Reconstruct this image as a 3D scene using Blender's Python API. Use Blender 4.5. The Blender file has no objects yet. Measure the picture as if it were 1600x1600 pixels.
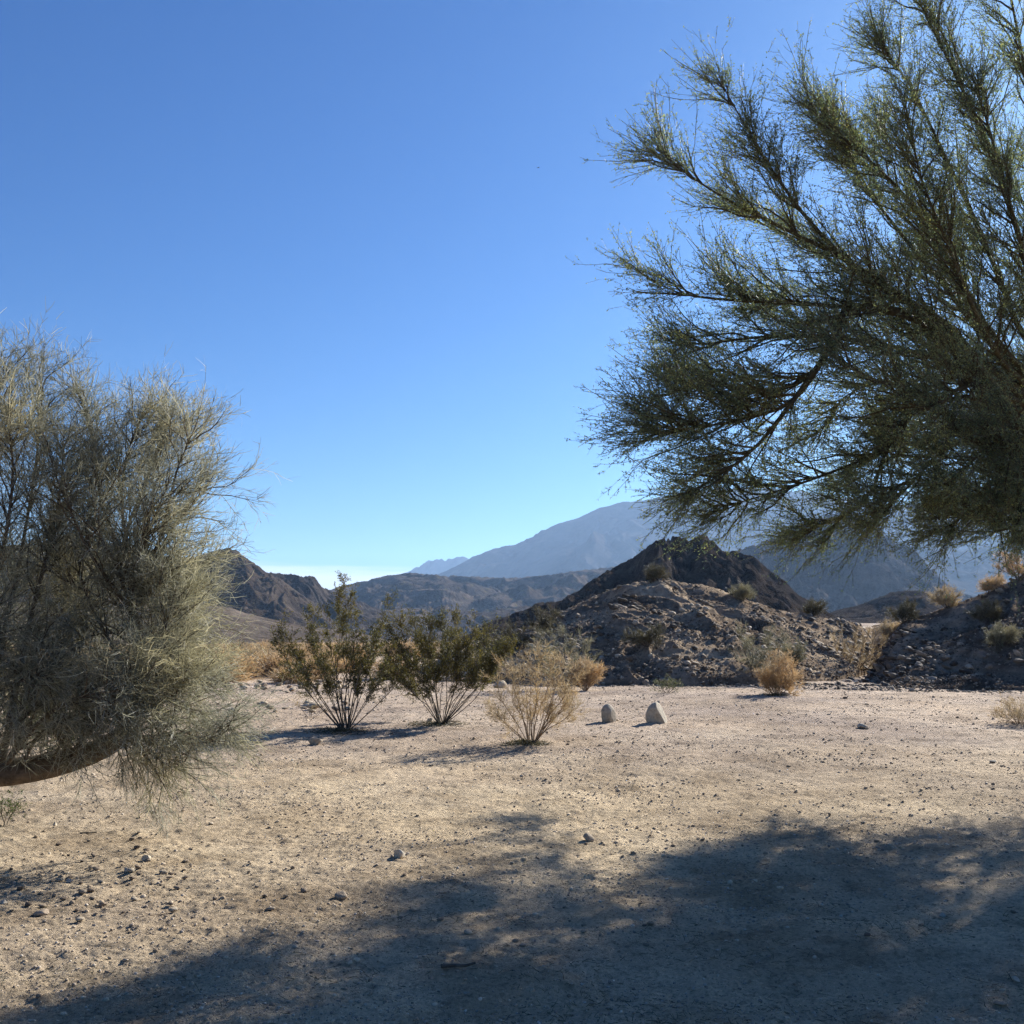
import bpy, math, numpy as np
from math import radians, sin, cos, tan, pi

# ------------------------------------------------------------------ camera, sky, sun, exposure
scene = bpy.context.scene
F, PX, PY = 1677.0, 800.0, 800.0            # focal length in photo pixels
PITCH = math.atan(180.0 / F)
EYE = 1.6
cam_d = bpy.data.cameras.new('camera'); cam = bpy.data.objects.new('camera', cam_d)
scene.collection.objects.link(cam); scene.camera = cam
cam.location = (0, 0, EYE); cam.rotation_euler = (pi/2 + PITCH, 0, 0)
cam_d.sensor_width = 36; cam_d.lens = 36 * F / 1600; cam_d.clip_start = .1; cam_d.clip_end = 60000

SUN_AZ, SUN_EL = radians(38), radians(26.5)
world = bpy.data.worlds.new('World'); scene.world = world; world.use_nodes = True
wn, wl = world.node_tree.nodes, world.node_tree.links
wn.clear()
wo = wn.new('ShaderNodeOutputWorld'); bg = wn.new('ShaderNodeBackground'); sky = wn.new('ShaderNodeTexSky')
sky.sky_type = 'NISHITA'; sky.sun_disc = False; sky.sun_elevation = SUN_EL; sky.sun_rotation = SUN_AZ
sky.altitude = 200; sky.air_density = 1.0; sky.dust_density = .5; sky.ozone_density = 2.5
hsv = wn.new('ShaderNodeHueSaturation'); hsv.inputs['Saturation'].default_value = 1.35; hsv.inputs['Hue'].default_value = .505
wl.new(sky.outputs[0], hsv.inputs['Color'])
tint = wn.new('ShaderNodeMix'); tint.data_type = 'RGBA'; tint.blend_type = 'MULTIPLY'; tint.inputs[0].default_value = 1
tint.inputs[7].default_value = (.42, .70, .96, 1); wl.new(hsv.outputs[0], tint.inputs[6])
# a low bank of pale cloud along the horizon
tc = wn.new('ShaderNodeTexCoord'); mp = wn.new('ShaderNodeMapping'); mp.inputs['Scale'].default_value = (3, 3, 40); nz = wn.new('ShaderNodeTexNoise'); nz.inputs['Scale'].default_value = 2.2; nz.inputs['Detail'].default_value = 5
sp = wn.new('ShaderNodeSeparateXYZ'); ma = wn.new('ShaderNodeMath'); ma.operation = 'MULTIPLY_ADD'; ma.inputs[1].default_value = .022
mr = wn.new('ShaderNodeMapRange'); mr.inputs[1].default_value = .071; mr.inputs[2].default_value = .060; mr.interpolation_type = 'SMOOTHSTEP'
cl = wn.new('ShaderNodeMix'); cl.data_type = 'RGBA'; cl.inputs[7].default_value = (8.6, 8.7, 7.9, 1)
wl.new(tc.outputs['Generated'], mp.inputs[0]); wl.new(mp.outputs[0], nz.inputs['Vector']); wl.new(tc.outputs['Generated'], sp.inputs[0])
wl.new(nz.outputs['Fac'], ma.inputs[0]); wl.new(sp.outputs['Z'], ma.inputs[2]); wl.new(ma.outputs[0], mr.inputs[0])
wl.new(mr.outputs[0], cl.inputs[0]); wl.new(tint.outputs[2], cl.inputs[6])
wl.new(cl.outputs[2], bg.inputs['Color']); bg.inputs['Strength'].default_value = .05
wl.new(bg.outputs[0], wo.inputs[0])

sd = bpy.data.lights.new('sun', 'SUN'); so = bpy.data.objects.new('sun', sd); scene.collection.objects.link(so)
sd.energy = 5.0; sd.angle = radians(.53); sd.color = (1.0, .965, .90)
so.location = (40, 50, 40)
from mathutils import Vector
so.rotation_euler = Vector((sin(SUN_AZ)*cos(SUN_EL), cos(SUN_AZ)*cos(SUN_EL), sin(SUN_EL))).to_track_quat('Z', 'Y').to_euler()

scene.view_settings.view_transform = 'Standard'; scene.view_settings.look = 'None'
scene.view_settings.exposure = 1.25; scene.view_settings.gamma = 1
cy = scene.cycles
cy.max_bounces = 5; cy.diffuse_bounces = 3; cy.glossy_bounces = 1; cy.transmission_bounces = 3; cy.volume_bounces = 1
cy.transparent_max_bounces = 8; cy.caustics_reflective = False; cy.caustics_refractive = False
cy.use_denoising = True; cy.sample_clamp_indirect = 5
try: cy.denoiser = 'OPENIMAGEDENOISE'; cy.denoising_input_passes = 'RGB_ALBEDO_NORMAL'; cy.denoising_prefilter = 'NONE'
except Exception: pass

HAZE = .85e-4
# ------------------------------------------------------------------ helpers
rng = np.random.default_rng(7)
def ray(px, py):
    u, v = (px-PX)/F, (PY-py)/F
    return u, cos(PITCH)-v*sin(PITCH), sin(PITCH)+v*cos(PITCH)
def at(px, py, D):
    x, y, z = ray(px, py); return np.array((x/y*D, D, EYE+z/y*D))
def flat(px, py, z=0.):
    x, y, zz = ray(px, py); s = (z-EYE)/zz; return np.array((x*s, y*s, z))
def _h(ix, iy, seed):
    h = (ix.astype(np.int64)*374761393 + iy.astype(np.int64)*668265263 + seed*974634777) & 0xffffffff
    h = ((h ^ (h >> 13))*1274126177) & 0xffffffff
    return (h ^ (h >> 16)) & 0xffffffff
def pn(x, y, seed=0):
    x = np.asarray(x, float); y = np.asarray(y, float)
    x0 = np.floor(x); y0 = np.floor(y); fx = x-x0; fy = y-y0
    u = fx*fx*fx*(fx*(fx*6-15)+10); v = fy*fy*fy*(fy*(fy*6-15)+10)
    def g(dx, dy):
        a = _h(x0+dx, y0+dy, seed)*(2*pi/4294967296.)
        return np.cos(a)*(fx-dx)+np.sin(a)*(fy-dy)
    return ((g(0,0)*(1-u)+g(1,0)*u)*(1-v)+(g(0,1)*(1-u)+g(1,1)*u)*v)*1.5
def fbm(x, y, o=4, seed=0, g=.5):
    s = 0; a = 1
    for i in range(o): s = s+a*pn(x, y, seed+i*17); x = x*2.03+5.1; y = y*2.03+1.7; a *= g
    return s
def ridged(x, y, o=4, seed=0, g=.5):
    s = 0; a = 1; n = 0
    for i in range(o): s = s+a*(1-np.abs(pn(x, y, seed+i*31))*1.6); n += a; x = x*2.07+3.3; y = y*2.07+9.1; a *= g
    return s/n
def sst(a, b, x):
    t = np.clip((x-a)/(b-a), 0, 1); return t*t*(3-2*t)
def nrm(v): return v/np.maximum(np.linalg.norm(v, axis=-1, keepdims=True), 1e-9)

def mk(name, V, Fc, mat, parent=None, smooth=False, rnd=None, loc=None):
    V = np.asarray(V, np.float32).reshape(-1, 3); Fc = np.asarray(Fc, np.int32)
    if loc is not None: V = V-np.asarray(loc, np.float32)
    me = bpy.data.meshes.new(name); n = Fc.shape[1]
    me.vertices.add(len(V)); me.vertices.foreach_set('co', V.ravel())
    me.loops.add(Fc.size); me.loops.foreach_set('vertex_index', Fc.ravel())
    me.polygons.add(len(Fc)); me.polygons.foreach_set('loop_start', np.arange(0, Fc.size, n, dtype=np.int32))
    if smooth: me.polygons.foreach_set('use_smooth', np.ones(len(Fc), bool))
    if rnd is not None:
        a = me.attributes.new('rnd', 'FLOAT', 'POINT'); a.data.foreach_set('value', np.asarray(rnd, np.float32).ravel())
    me.update(calc_edges=True); me.materials.append(mat)
    o = bpy.data.objects.new(name, me); scene.collection.objects.link(o)
    if parent is not None: o.parent = parent
    if loc is not None and parent is None: o.location = tuple(float(c) for c in loc)
    return o
def tag(o, label=None, cat=None, group=None, kind=None):
    if label: o['label'] = label
    if cat: o['category'] = cat
    if group: o['group'] = group
    if kind: o['kind'] = kind
    return o
def empty(name, loc, label, cat, group=None):
    o = bpy.data.objects.new(name, None); scene.collection.objects.link(o)
    o.location = tuple(float(c) for c in loc); o.empty_display_size = .2
    return tag(o, label, cat, group)

class Geo:                                   # collects pieces of quads into one mesh
    def __init__(s): s.v = []; s.f = []; s.r = []; s.n = 0
    def add(s, V, Fc, r):
        V = V.reshape(-1, 3); s.v.append(V); s.f.append(Fc.reshape(-1, 4)+s.n); s.r.append(np.broadcast_to(r, (len(V),))); s.n += len(V)
    def build(s, name, mat, parent=None, smooth=False, loc=None):
        return mk(name, np.concatenate(s.v), np.concatenate(s.f), mat, parent, smooth, np.concatenate(s.r), loc)

def tubes(G, pts, r0, r1, m=5, power=1.0):
    N, K, _ = pts.shape
    T = nrm(np.gradient(pts, axis=1)); ref = nrm(rng.normal(size=(N, 1, 3)))
    mt = nrm(pts[:, -1:]-pts[:, :1]); ref = nrm(ref-mt*(ref*mt).sum(-1, keepdims=True))
    a = nrm(np.cross(T, np.broadcast_to(ref, T.shape))); b = np.cross(T, a)
    t = np.linspace(0, 1, K)[None, :, None, None]**power
    R = np.reshape(r0, (-1, 1, 1, 1))*(1-t)+np.reshape(r1, (-1, 1, 1, 1))*t
    an = np.arange(m)*2*pi/m
    V = pts[:, :, None]+R*(a[:, :, None]*np.cos(an)[None, None, :, None]+b[:, :, None]*np.sin(an)[None, None, :, None])
    base = (np.arange(N)*K*m)[:, None, None]+(np.arange(K-1)*m)[None, :, None]
    j = np.arange(m)[None, None]; j2 = (j+1) % m
    Fc = np.stack([base+j, base+j2, base+m+j2, base+m+j], -1)
    G.add(V, Fc, np.repeat(rng.random(N), K*m))
def ribbons(G, pts, w0, w1):
    N, K, _ = pts.shape
    T = nrm(pts[:, -1]-pts[:, 0]); s = nrm(np.cross(T, rng.normal(size=(N, 3))))[:, None]
    t = np.linspace(0, 1, K)[None, :, None]
    w = (np.reshape(w0, (-1, 1, 1))*(1-t)+np.reshape(w1, (-1, 1, 1))*t)*.5
    V = np.stack([pts-s*w, pts+s*w], 2)
    base = (np.arange(N)*K*2)[:, None]+(np.arange(K-1)*2)[None]
    G.add(V, np.stack([base, base+1, base+3, base+2], -1), np.repeat(rng.random(N), K*2))
def leaves(G, P, D, L, W):
    N = len(P); D = nrm(D); s = nrm(np.cross(D, rng.normal(size=(N, 3))))
    L = np.reshape(L, (-1, 1)); W = np.reshape(W, (-1, 1))*.5
    V = np.stack([P, P+D*L*.5-s*W, P+D*L, P+D*L*.5+s*W], 1)
    G.add(V, np.arange(4*N).reshape(N, 4), np.repeat(rng.random(N), 4))
def grow(P, D, L, K, curl=.15, trop=(0, 0, 0)):
    N = len(P); pts = np.empty((N, K+1, 3)); pts[:, 0] = P; d = nrm(np.asarray(D, float)); st = np.reshape(L, (-1, 1))/K
    trop = np.asarray(trop, float)
    for i in range(K):
        d = nrm(d+curl*rng.normal(size=(N, 3))+trop/K); pts[:, i+1] = pts[:, i]+d*st
    return pts
def sprout(pts, n, t0, t1, a0, a1, jit=0):
    """n children per branch: positions, directions, parent param"""
    N, K, _ = pts.shape
    idx = np.repeat(np.arange(N), n); t = t0+(t1-t0)*rng.random(len(idx))
    f = t*(K-1); i = np.minimum(f.astype(int), K-2); fr = (f-i)[:, None]
    A = pts[idx, i]; B = pts[idx, i+1]; P = A*(1-fr)+B*fr; T = nrm(B-A)
    pr = nrm(np.cross(T, rng.normal(size=T.shape))); an = radians(1)*(a0+(a1-a0)*rng.random(len(idx)))[:, None]
    return P, T*np.cos(an)+pr*np.sin(an), t, idx
def spline(ctrl, K=14):
    c = np.array(ctrl, float); c = np.vstack([2*c[0]-c[1], c, 2*c[-1]-c[-2]]); n = len(c)-3
    out = []
    for s in np.linspace(0, n-1e-6, K):
        i = int(s); t = s-i; p0, p1, p2, p3 = c[i:i+4]
        out.append(.5*(2*p1+(p2-p0)*t+(2*p0-5*p1+4*p2-p3)*t*t+(3*p1-p0-3*p2+p3)*t**3))
    return np.array(out)

# ------------------------------------------------------------------ materials
def new_mat(name):
    m = bpy.data.materials.new(name); m.use_nodes = True; nt = m.node_tree; nt.nodes.clear()
    out = nt.nodes.new('ShaderNodeOutputMaterial'); return m, nt, out
def N(nt, t, **k):
    n = nt.nodes.new(t)
    for a, b in k.items(): setattr(n, a, b)
    return n
def ramp(nt, fac, stops):
    r = N(nt, 'ShaderNodeValToRGB'); e = r.color_ramp.elements
    while len(e) < len(stops): e.new(.5)
    for el, (p, c) in zip(e, stops): el.position = p; el.color = (*c, 1)
    nt.links.new(fac, r.inputs[0]); return r.outputs[0]
def noise(nt, co, scale, detail=4, rough=.55, dist=0):
    n = N(nt, 'ShaderNodeTexNoise'); n.inputs['Scale'].default_value = scale; n.inputs['Detail'].default_value = detail
    n.inputs['Roughness'].default_value = rough; n.inputs['Distortion'].default_value = dist
    nt.links.new(co, n.inputs['Vector']); return n.outputs['Fac']
def mix(nt, mode, fac, a, b):
    m = N(nt, 'ShaderNodeMix', data_type='RGBA', blend_type=mode)
    for s, v in ((0, fac), (6, a), (7, b)):
        if hasattr(v, 'links'): nt.links.new(v, m.inputs[s])
        else: m.inputs[s].default_value = v if s == 0 else (*v, 1)
    return m.outputs[2]
def bump(nt, h, strength, dist, prev=None):
    b = N(nt, 'ShaderNodeBump'); b.inputs['Strength'].default_value = strength; b.inputs['Distance'].default_value = dist
    nt.links.new(h, b.inputs['Height'])
    if prev is not None: nt.links.new(prev, b.inputs['Normal'])
    return b.outputs[0]
def bsdf(nt, out, col, rough=.95, normal=None, spec=.1):
    p = N(nt, 'ShaderNodeBsdfPrincipled'); p.inputs['Roughness'].default_value = rough
    p.inputs['Specular IOR Level'].default_value = spec
    if hasattr(col, 'links'): nt.links.new(col, p.inputs['Base Color'])
    else: p.inputs['Base Color'].default_value = (*col, 1)
    if normal is not None: nt.links.new(normal, p.inputs['Normal'])
    nt.links.new(p.outputs[0], out.inputs[0]); return p
def coords(nt): return N(nt, 'ShaderNodeTexCoord').outputs['Object']
def geopos(nt): return N(nt, 'ShaderNodeNewGeometry').outputs['Position']

def mat_sand():
    m, nt, out = new_mat('sand'); co = geopos(nt)
    c = ramp(nt, noise(nt, co, .35, 5, .6), [(.3, (.59, .455, .29)), (.5, (.71, .56, .37)), (.7, (.79, .64, .435))])
    c = mix(nt, 'MULTIPLY', .8, c, ramp(nt, noise(nt, co, 4.5, 6, .7), [(.3, (.55, .54, .54)), (.48, (.95, .95, .95)), (.7, (1.12, 1.1, 1.06))]))
    c = mix(nt, 'MULTIPLY', .75, c, ramp(nt, noise(nt, co, 38, 5, .75), [(.33, (.36, .34, .33)), (.47, (.95, .94, .93)), (.68, (1.3, 1.28, 1.24))]))
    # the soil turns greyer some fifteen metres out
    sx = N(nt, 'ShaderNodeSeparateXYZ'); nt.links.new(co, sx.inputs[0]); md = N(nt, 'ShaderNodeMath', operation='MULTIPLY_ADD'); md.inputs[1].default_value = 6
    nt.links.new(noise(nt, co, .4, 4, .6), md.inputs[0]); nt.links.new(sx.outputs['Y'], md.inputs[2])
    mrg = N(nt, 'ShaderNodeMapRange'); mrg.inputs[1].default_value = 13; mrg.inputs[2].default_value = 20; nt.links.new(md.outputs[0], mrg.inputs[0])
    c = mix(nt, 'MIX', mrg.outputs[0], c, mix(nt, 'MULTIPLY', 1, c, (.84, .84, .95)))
    c = mix(nt, 'MULTIPLY', 1, c, ramp(nt, noise(nt, co, .16, 4, .6, .4), [(.40, (.74, .74, .78)), (.56, (1, 1, 1)), (.72, (1.08, 1.04, .97))]))
    c = mix(nt, 'MULTIPLY', 1, c, ramp(nt, noise(nt, co, 1.1, 5, .65, .5), [(.36, (.74, .72, .70)), (.5, (.98, .98, .98)), (.68, (1.1, 1.1, 1.1))]))
    v = N(nt, 'ShaderNodeTexVoronoi'); v.inputs['Scale'].default_value = 45; nt.links.new(co, v.inputs['Vector'])
    c = mix(nt, 'MULTIPLY', .5, c, ramp(nt, v.outputs['Color'], [(.0, (.5, .47, .46)), (.25, (1, 1, 1)), (.9, (1.15, 1.15, 1.15))]))
    b = bump(nt, noise(nt, co, 14, 6, .8), 1., .05)
    b = bump(nt, noise(nt, co, 70, 4, .8), 1., .014, b)
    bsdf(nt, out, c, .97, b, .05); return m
def mat_rock(name, cols, s1, s2, bd, contrast=1.0, spots=None):
    m, nt, out = new_mat(name); co = geopos(nt)
    c = ramp(nt, noise(nt, co, s1, 7, .62, .3), [(.32, cols[0]), (.5, cols[1]), (.68, cols[2])])
    c = mix(nt, 'MULTIPLY', .9, c, ramp(nt, noise(nt, co, s2, 6, .75), [(.32, (.42, .42, .43)), (.5, (.95, .95, .95)), (.7, (1.5, 1.45, 1.4))]))
    if spots:
        v = N(nt, 'ShaderNodeTexVoronoi'); v.inputs['Scale'].default_value = spots; nt.links.new(co, v.inputs['Vector'])
        c = mix(nt, 'MIX', ramp(nt, v.outputs['Distance'], [(.12, (1, 1, 1)), (.3, (0, 0, 0))]), c, (.10, .085, .045))
    b = bump(nt, noise(nt, co, s1*2.5, 8, .72), .9, bd)
    b = bump(nt, noise(nt, co, s2*1.5, 6, .75), .7, bd*.2, b)
    bsdf(nt, out, c, 1.0, b, 0.0); return m
def mat_stone(name, cols):
    m, nt, out = new_mat(name); co = coords(nt); r = N(nt, 'ShaderNodeObjectInfo').outputs['Random']
    at_ = N(nt, 'ShaderNodeAttribute', attribute_name='rnd').outputs['Fac']
    s = N(nt, 'ShaderNodeMath', operation='ADD'); nt.links.new(r, s.inputs[0]); nt.links.new(at_, s.inputs[1])
    fr = N(nt, 'ShaderNodeMath', operation='FRACT'); nt.links.new(s.outputs[0], fr.inputs[0])
    c = ramp(nt, fr.outputs[0], [(0, cols[0]), (.5, cols[1]), (1, cols[2])])
    c = mix(nt, 'MULTIPLY', .8, c, ramp(nt, noise(nt, co, 22, 7, .75), [(.3, (.45, .45, .45)), (.52, (1, 1, 1)), (.7, (1.3, 1.28, 1.22))]))
    b = bump(nt, noise(nt, co, 16, 8, .75), .8, .02)
    bsdf(nt, out, c, .9, b, .15); return m
def mat_leaf(name, cols, trans, tcol=(1, 1, 1), rough=.6):
    m, nt, out = new_mat(name)
    at_ = N(nt, 'ShaderNodeAttribute', attribute_name='rnd').outputs['Fac']
    c = ramp(nt, at_, [(0, cols[0]), (.5, cols[1]), (1, cols[2])])
    c = mix(nt, 'MULTIPLY', .8, c, ramp(nt, noise(nt, geopos(nt), 1.6, 4, .6), [(.35, (.62, .66, .72)), (.5, (1, 1, 1)), (.65, (1.35, 1.22, .95))]))
    p = N(nt, 'ShaderNodeBsdfPrincipled'); p.inputs['Roughness'].default_value = rough; p.inputs['Specular IOR Level'].default_value = .35
    nt.links.new(c, p.inputs['Base Color'])
    t = N(nt, 'ShaderNodeBsdfTranslucent'); nt.links.new(mix(nt, 'MULTIPLY', 1, c, tcol), t.inputs[0])
    x = N(nt, 'ShaderNodeMixShader'); x.inputs[0].default_value = trans
    nt.links.new(p.outputs[0], x.inputs[1]); nt.links.new(t.outputs[0], x.inputs[2]); nt.links.new(x.outputs[0], out.inputs[0]); return m
def mat_bark(name, a, b_):
    m, nt, out = new_mat(name); co = geopos(nt)
    c = ramp(nt, noise(nt, co, 14, 6, .7), [(.35, a), (.65, b_)])
    b = bump(nt, noise(nt, co, 40, 6, .75), .8, .015)
    bsdf(nt, out, c, .9, b, .15); return m

M = {}
M['sand'] = mat_sand()
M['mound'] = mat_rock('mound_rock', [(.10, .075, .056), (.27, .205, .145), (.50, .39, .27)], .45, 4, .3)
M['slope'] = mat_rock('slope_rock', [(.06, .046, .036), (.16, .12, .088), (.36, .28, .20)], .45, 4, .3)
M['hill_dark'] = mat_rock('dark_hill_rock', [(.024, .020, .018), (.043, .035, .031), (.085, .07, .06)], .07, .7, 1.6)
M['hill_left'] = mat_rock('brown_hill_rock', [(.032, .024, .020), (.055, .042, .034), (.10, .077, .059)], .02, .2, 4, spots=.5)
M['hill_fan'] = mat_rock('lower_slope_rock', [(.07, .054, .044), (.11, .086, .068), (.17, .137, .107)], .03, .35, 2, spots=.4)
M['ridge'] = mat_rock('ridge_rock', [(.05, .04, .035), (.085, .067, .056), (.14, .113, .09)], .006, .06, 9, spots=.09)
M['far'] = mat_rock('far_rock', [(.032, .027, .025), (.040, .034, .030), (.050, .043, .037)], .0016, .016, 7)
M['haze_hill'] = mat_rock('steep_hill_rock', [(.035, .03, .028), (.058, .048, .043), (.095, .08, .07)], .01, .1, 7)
M['rubble'] = mat_stone('rubble_stone', [(.07, .055, .043), (.21, .165, .12), (.50, .41, .305)])
M['pebble'] = mat_stone('pebble_stone', [(.26, .21, .165), (.42, .34, .26), (.62, .53, .42)])
M['dark_rubble'] = mat_stone('dark_rubble_stone', [(.05, .04, .032), (.14, .11, .085), (.40, .33, .25)])
M['clod'] = mat_stone('clod_stone', [(.24, .18, .125), (.42, .32, .21), (.62, .50, .36)])
M['boulder'] = mat_stone('boulder_stone', [(.38, .33, .26), (.44, .385, .30), (.50, .43, .34)])
M['stone'] = mat_stone('ground_stone', [(.20, .15, .11), (.36, .28, .20), (.54, .45, .33)])
M['palo_leaf'] = mat_leaf('palo_leaf', [(.12, .18, .135), (.20, .26, .17), (.38, .40, .17)], .5, (1, 1, .7))
M['palo_bark'] = mat_bark('palo_bark', (.045, .038, .026), (.11, .09, .05))
M['palo_twig'] = mat_leaf('palo_twig', [(.07, .065, .04), (.10, .09, .055), (.15, .14, .07)], .1)
M['smoke_twig'] = mat_leaf('smoke_twig', [(.14, .14, .10), (.25, .245, .185), (.50, .48, .38)], .4, (1, 1, .9))
M['smoke_bark'] = mat_bark('smoke_bark', (.06, .045, .032), (.16, .12, .085))
M['creo_leaf'] = mat_leaf('creosote_leaf', [(.065, .062, .02), (.125, .112, .032), (.26, .22, .06)], .35, (1, 1, .6))
M['creo_stem'] = mat_bark('creosote_stem', (.05, .042, .035), (.15, .13, .105))
M['dry_twig'] = mat_leaf('dry_twig', [(.26, .19, .10), (.40, .30, .17), (.60, .48, .29)], .35)
M['dry_stem'] = mat_bark('dry_stem', (.17, .12, .08), (.36, .27, .18))
M['gold_twig'] = mat_leaf('golden_twig', [(.32, .215, .11), (.45, .315, .17), (.60, .45, .27)], .35)
M['dark_twig'] = mat_leaf('dark_twig', [(.05, .045, .03), (.09, .08, .045), (.17, .15, .08)], .25)
M['sage_twig'] = mat_leaf('sage_twig', [(.13, .125, .075), (.20, .19, .12), (.34, .31, .20)], .3)
M['green_leaf'] = mat_leaf('green_leaf', [(.035, .06, .018), (.06, .10, .03), (.11, .15, .04)], .3, (1, 1, .6))
M['bird'] = mat_bark('bird_feathers', (.02, .02, .022), (.03, .03, .03))

# ------------------------------------------------------------------ ground
def G0(x, y):
    """ground height"""
    x = np.asarray(x, float); y = np.asarray(y, float); r = np.hypot(x, y)
    z = .10*pn(x/9+3, y/9, 5)*sst(3, 12, r)+.035*pn(x/2.3, y/2.3, 6)
    z = z-.014*np.clip(r-60, 0, 540)*sst(.35, .0, x/np.maximum(y, 1)-0*r)*(y > 0)-.014*np.clip(r-60, 0, 540)*(y <= 0)*0
    az = x/np.maximum(y, .5)
    z = z+1.75*sst(36, 56, y)*sst(.17, .30, az)*(y > 0)
    return z
def Gd(x, y):
    """fine relief for the near sheet"""
    r = np.hypot(x, y); k = np.clip(1.6-r/45, 0, 1)
    return k*(.014*fbm(x/.34, y/.34, 3, 40, .55)+.022*np.clip(pn(x/.8, y/.6, 60), -.3, 1)-.012*ridged(x/.15, y/.11, 3, 70, .6)-.006*ridged(x/.05, y/.04, 2, 74)+.022*np.clip(pn(x/.13, y/.13, 77)-.28, 0, 1)*(.4+np.clip(pn(x/1.3, y/1.3, 78)*2, 0, 1))+.012*np.clip(pn(x/.07, y/.07, 79)-.2, 0, 1))
azs = np.concatenate([np.linspace(-180, -42, 40, endpoint=False), np.linspace(-42, 42, 760), np.linspace(42, 180, 41)[1:-1]])*pi/180
rs = np.concatenate([[.01, .8, 1.6], np.geomspace(2.2, 45, 900), np.geomspace(45.6, 14000, 150)])
A, R = np.meshgrid(azs, rs, indexing='ij'); X = R*np.sin(A); Y = R*np.cos(A)
Z = G0(X, Y)+Gd(X, Y)
nA, nR = A.shape
i = np.arange(nA)[:, None]; j = np.arange(nR-1)[None]; i2 = (i+1) % nA
Fg = np.stack([i*nR+j, i2*nR+j, i2*nR+j+1, i*nR+j+1], -1).reshape(-1, 4)[:, ::-1]
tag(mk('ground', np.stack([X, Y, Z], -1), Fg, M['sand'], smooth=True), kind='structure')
def gz(x, y): return G0(x, y)+Gd(x, y)

# ------------------------------------------------------------------ hills and mountains: real height fields
def hill(name, prof, r0, r1, r2, nx, nr, base, mat, lam, gully=.55, rough=.1, jag=.0012, seed=1, front=1.25, smooth_s=5, r0f=None, warp=.12):
    p = np.array(prof, float); d = np.array([ray(a, b) for a, b in p])
    az_p = np.arctan2(d[:, 0], d[:, 1]); T_p = d[:, 2]/np.hypot(d[:, 0], d[:, 1])
    az = np.linspace(az_p[0], az_p[-1], nx); T = np.interp(az, az_p, T_p)
    ks = np.exp(-.5*(np.arange(-4, 5)/1.6)**2); ks /= ks.sum(); T = np.convolve(np.pad(T, 4, 'edge'), ks, 'valid')
    T = T+jag*fbm(az*r1/lam*2.5, az*0+seed, 5, seed+3, .65)
    a2 = az[:, None]; rc = r1*(1+warp*pn(a2*r1/lam/3, a2*0+.3, seed+9))
    f0 = (np.interp(az, az_p, r0f)[:, None] if r0f is not None else r0)*(1+.04*pn(a2*r1/lam, a2*0, seed+4))
    q = np.linspace(0, 1, nr)[None]; split = .68
    r = np.where(q < split, f0+(rc-f0)*(q/split), rc+(r2-rc)*((q-split)/(1-split)))
    t = np.clip((r-f0)/(rc-f0), 0, 1); tb = np.clip((r-rc)/(r2-rc), 0, 1)
    P = np.where(q < split, t**front, 1-tb**1.3)
    x = r*np.sin(a2); y = r*np.cos(a2)
    wx = x+lam*.5*fbm(x/lam, y/lam, 3, seed+20); wy = y+lam*.5*fbm(x/lam+7, y/lam, 3, seed+21)
    gl = ridged(wx/lam, wy/(lam*1.7), 5, seed+30, .52)
    P = P*(1-gully*(1-gl)*np.clip(1.25-P, 0, 1)*2.0)+rough*.5*fbm(x/lam*2, y/lam*2, 6, seed+40, .58)*np.sqrt(np.clip(P, 0, 1))
    P = np.clip(P, .0, None)
    bz = base(x, y) if callable(base) else base
    need = np.where((P > .25) & (q > .25), (EYE+T[:, None]*r-bz)/np.maximum(P, .01), 1e9)
    s = np.clip(need.min(1), 0, 1e8); s = np.where(s > 1e7, 0, s)
    k = np.exp(-.5*(np.arange(-3*smooth_s, 3*smooth_s+1)/smooth_s)**2); k /= k.sum()
    s = np.convolve(np.pad(s, 3*smooth_s, 'edge'), k, 'valid')
    z = bz+P*s[:, None]-.002*r*(q < .01)-.02*r1*(q > .999)
    i = np.arange(nx-1)[:, None]; j = np.arange(nr-1)[None]
    Fh = np.stack([i*nr+j, i*nr+j+1, (i+1)*nr+j+1, (i+1)*nr+j], -1).reshape(-1, 4)
    o = mk(name, np.stack([x, y, z], -1), Fh, mat, smooth=True)
    tag(o, kind='structure')
    return az, r, x, y, z, P
B = -9.
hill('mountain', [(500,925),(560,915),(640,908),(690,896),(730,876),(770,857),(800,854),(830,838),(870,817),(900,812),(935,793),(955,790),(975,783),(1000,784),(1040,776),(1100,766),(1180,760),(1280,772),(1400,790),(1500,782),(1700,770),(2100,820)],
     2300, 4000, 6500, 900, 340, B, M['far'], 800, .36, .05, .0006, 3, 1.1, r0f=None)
hill('distant_peaks', [(560,930),(600,906),(640,893),(660,880),(683,872),(700,878),(715,868),(728,870),(750,885),(800,900),(860,930)],
     5200, 6500, 8000, 220, 90, B, M['far'], 500, .4, .06, .0004, 9)
hill('foothills', [(1180,960),(1250,930),(1330,900),(1400,862),(1440,850),(1500,862),(1560,850),(1620,858),(1700,845),(2100,900)],
     1500, 2300, 3600, 420, 240, B, M['far'], 380, .45, .06, .0007, 14, 1.1)
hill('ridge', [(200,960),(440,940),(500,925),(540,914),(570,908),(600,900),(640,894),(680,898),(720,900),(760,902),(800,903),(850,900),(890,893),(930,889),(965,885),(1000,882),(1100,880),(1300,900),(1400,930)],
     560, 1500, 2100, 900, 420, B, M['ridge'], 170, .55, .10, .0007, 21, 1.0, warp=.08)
hill('steep_hill', [(980,930),(1050,895),(1140,865),(1180,850),(1240,828),(1290,803),(1330,799),(1355,814),(1380,830),(1400,852),(1415,850),(1430,860),(1450,882),(1470,905),(1500,925),(1560,948),(1650,965)],
     700, 1050, 1400, 520, 240, B, M['haze_hill'], 70, .5, .12, .0018, 33, .9)
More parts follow.
